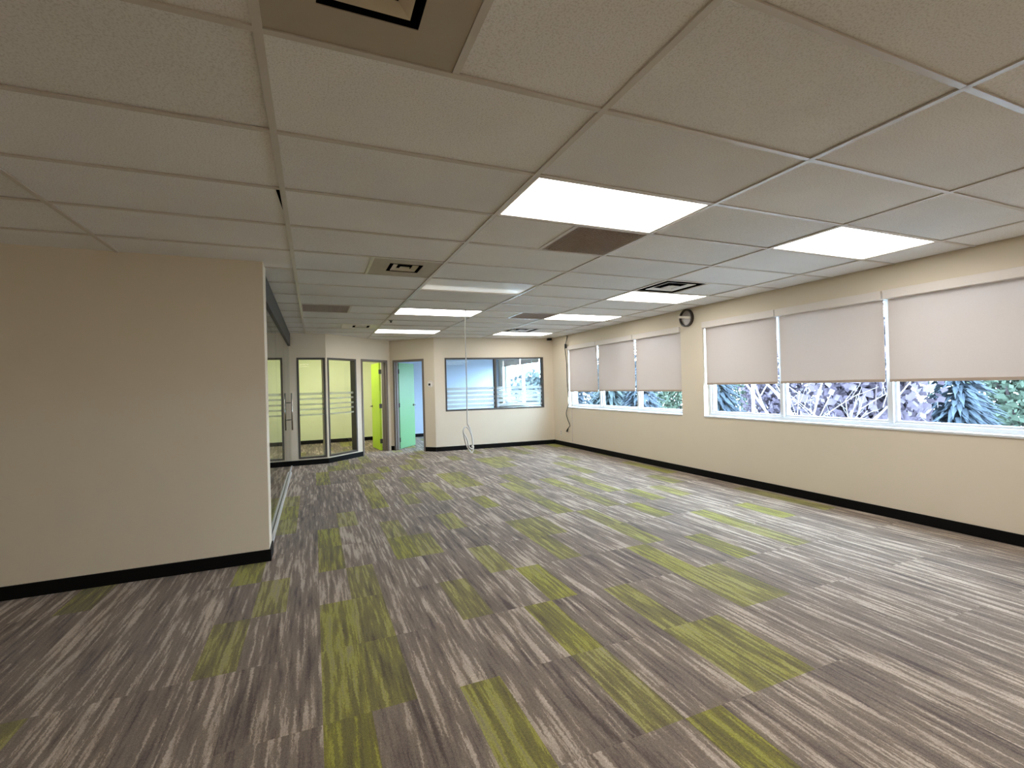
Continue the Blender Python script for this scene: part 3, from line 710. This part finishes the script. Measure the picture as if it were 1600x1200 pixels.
def leafy(yaw, d, zc, R, hz_, label, mat='leaf', seed=0, n=3600, group='leafy trees outside the windows', ls=0.115):
    rr = random.Random(seed); x, y = polar(yaw, d); t = empty('leafy_tree', (x, y, -4.2)); tag(t, label, 'tree', group)
    m = MB(); c = Vector((0, 0, zc+4.2)); m.tube([(0, 0, 0), c+Vector((0.1, 0, 0))], 0.17, 8, 0.06)
    for k in range(9):
        a = rr.uniform(0, 6.28); m.tube([c*0.6, c+Vector((math.cos(a)*R*.4, math.sin(a)*R*.4, rr.uniform(-.4, .3)*hz_)), c+Vector((math.cos(a)*R*.8, math.sin(a)*R*.8, rr.uniform(-.2, .7)*hz_))], 0.06, 6, 0.015)
    m.build('trunk', 'bark', t)
    f = MB()
    for _ in range(n):
        v = Vector((rr.gauss(0, 1), rr.gauss(0, 1), rr.gauss(0, 1))).normalized()*(rr.random()**0.4)*(0.85+0.25*math.sin(seed+_*0.37))
        p = c+Vector((v.x*R, v.y*R, v.z*hz_)); q = Vector((rr.gauss(0, 1), rr.gauss(0, 1), rr.gauss(0, 1))).normalized(); u_ = q.orthogonal().normalized(); w_ = q.cross(u_)
        s = ls*rr.uniform(0.6, 1.5)
        f.quad(p+u_*s, p+w_*s*.6, p-u_*s, p-w_*s*.6)
    f.build('foliage', mat, t)
def bare(yaw, d, ztop, label, mat='birch', seed=0, group='bare trees outside the windows', spread=1.0, r=0.12):
    rr = random.Random(seed); x, y = polar(yaw, d); t = empty('bare_tree', (x, y, -4.2)); tag(t, label, 'tree', group)
    m = MB(); tw = MB()
    def br(p, dr, L_, rad, lv):
        e = p+dr*L_; mid = p+dr*L_*.5+Vector((rr.uniform(-.1, .1), rr.uniform(-.1, .1), 0))*L_*.4
        (m if lv < 2 else tw).tube([p, mid, e], rad, 6 if lv < 2 else 4, rad*.55)
        if lv >= 4: return
        for _ in range(3 if lv else 6):
            q = p+(e-p)*rr.uniform(.35, 1); nd = (dr+Vector((rr.gauss(0, .6), rr.gauss(0, .6), rr.uniform(-.1, .5)))*spread).normalized()
            br(q, nd, L_*rr.uniform(.45, .65), rad*.5, lv+1)
    br(Vector((0, 0, 0)), Vector((0.05, 0, 1)), (ztop+4.2)*.72, r, 0)
    m.build('trunk', mat, t); tw.build('twigs', mat if mat != 'birch' else 'birch', t)
conifer(30.6, 14, 2.9, 1.4, 'blue green conifer behind the pane nearest the far corner', 'needle2', 1)
conifer(34.4, 24, 4.2, 2.6, 'wide blue green conifer behind the middle pane of the farther window', 'needle', 2)
conifer(37.9, 17.5, 3.2, 1.8, 'deep blue conifer left behind the pane beside the round fixture', 'needle2', 3)
leafy(41.0, 29, 1.0, 2.3, 2.4, 'pale green leafy tree behind the pane beside the round fixture', 'leaf', 4, 3200)
conifer(46.0, 20.5, 3.8, 2.0, 'dense conifer behind the left part of the nearer window', 'needle2', 5)
leafy(48.6, 33, 0.9, 2.2, 2.6, 'light green sapling right of the dense conifer', 'leaf', 6, 2200)
leafy(52.0, 25, 1.2, 1.9, 3.4, 'mauve twiggy tree behind the white roof', 'mauve', 7, 4200)
bare(52.3, 11, 3.0, 'pale bare tree leaning across the nearer window', 'birch', 8, spread=1.1, r=0.055)
leafy(59.4, 14.2, 0.8, 1.4, 3.0, 'mauve twiggy tree behind the pale bare branches', 'mauve', 9, 4600)
conifer(60.8, 26, 4.2, 2.4, 'conifer behind the nearest windowpanes, beside the mauve tree', 'needle', 10)
conifer(66, 20, 3.4, 1.9, 'conifer behind the windowpanes, farthest to the right', 'needle2', 11)
leafy(70.0, 23, 1.0, 2.4, 3.0, 'leafy tree at the right end of the view outside', 'leaf', 12, 4200)
conifer(26.8, 48, 2.6, 2.6, 'rounded tree seen through the blue room window, right of the white building', 'needle', 13)
leafy(25.0, 36, 0.9, 1.6, 1.5, 'bushy tree seen through the blue room window', 'needle', 14, 1500, ls=0.22)
for i, (yw, d_, z_) in enumerate(((21.7, 74, 3.5), (22.5, 82, 2.8), (23.3, 90, 3.1), (24.2, 98, 3.0), (19.6, 90, 3.1))):
    conifer(yw, d_, z_, 2.2, ['tall thin conifer behind the white building, leftmost of the row', 'second conifer from the left behind the white building', 'middle conifer behind the white building', 'fourth conifer from the left behind the white building', 'conifer at the left end behind the blue room window frame'][i], 'needle2', 20+i, 'distant conifers behind the white building')
bx, by = polar(22.6, 62)
t = empty('white_building', (bx, by, -4.2)); tag(t, 'low white building with a grey roof seen through the blue room window', 'building')
m = MB(); m.box((-3.2, -3, 0), (3.2, 5, 5.6)); m.build('wall', 'render', t)
m = MB(); m.box((-3.6, -3.4, 5.6), (3.6, 5.4, 5.95)); m.build('roof', 'roofgrey', t)
for k in (-1.6, 0.9):
    m = MB(); m.box((k, -3.04, 4.2), (k+0.9, -2.98, 5.0)); m.build('window', 'bronze', t)
bx, by = polar(49.4, 15)
t = empty('white_roofed_shed', (bx, by, -4.2)); tag(t, 'white roofed shed below the nearer window, between the trees', 'shed')
m = MB(); m.box((-0.75, -0.9, 0), (0.75, 0.9, 4.1)); m.build('wall', 'render', t)
m = MB()
for s in (-1, 1):
    m.quad((0, -1.1, 4.62), (0, 1.1, 4.62), (s*0.95, 1.1, 4.02), (s*0.95, -1.1, 4.02)); m.quad((0, -1.1, 4.54), (s*0.95, -1.1, 3.94), (s*0.95, 1.1, 3.94), (0, 1.1, 4.54))
    m.quad((s*0.95, -1.1, 4.02), (s*0.95, 1.1, 4.02), (s*0.95, 1.1, 3.94), (s*0.95, -1.1, 3.94))
for y_ in (-1.1, 1.1):
    m.tri((-0.95, y_, 4.02), (0.95, y_, 4.02), (0, y_, 4.62))
m.build('roof', 'snow', t)
x, y = polar(49.7, 18)
m = MB(); m.tube([(0, 0, 0), (0, 0, 6.6)], 0.07, 10, 0.05); t = empty('light_pole', (x, y, -4.2)); tag(t, 'pale slender pole outside the nearer window', 'pole'); m.build('pole', 'birch', t)
m = MB(); m.tube([(0, 0, 6.6), (0.1, 0.5, 6.9), (0.12, 0.9, 6.9)], 0.04, 8); m.build('arm', 'birch', t)
m = MB(); m.box((0.02, 0.8, 6.84), (0.22, 1.3, 6.94)); m.build('lamp_head', 'birch', t, bevel=0.02)
for o in bpy.data.objects:
    if 'mat' in o: del o['mat']
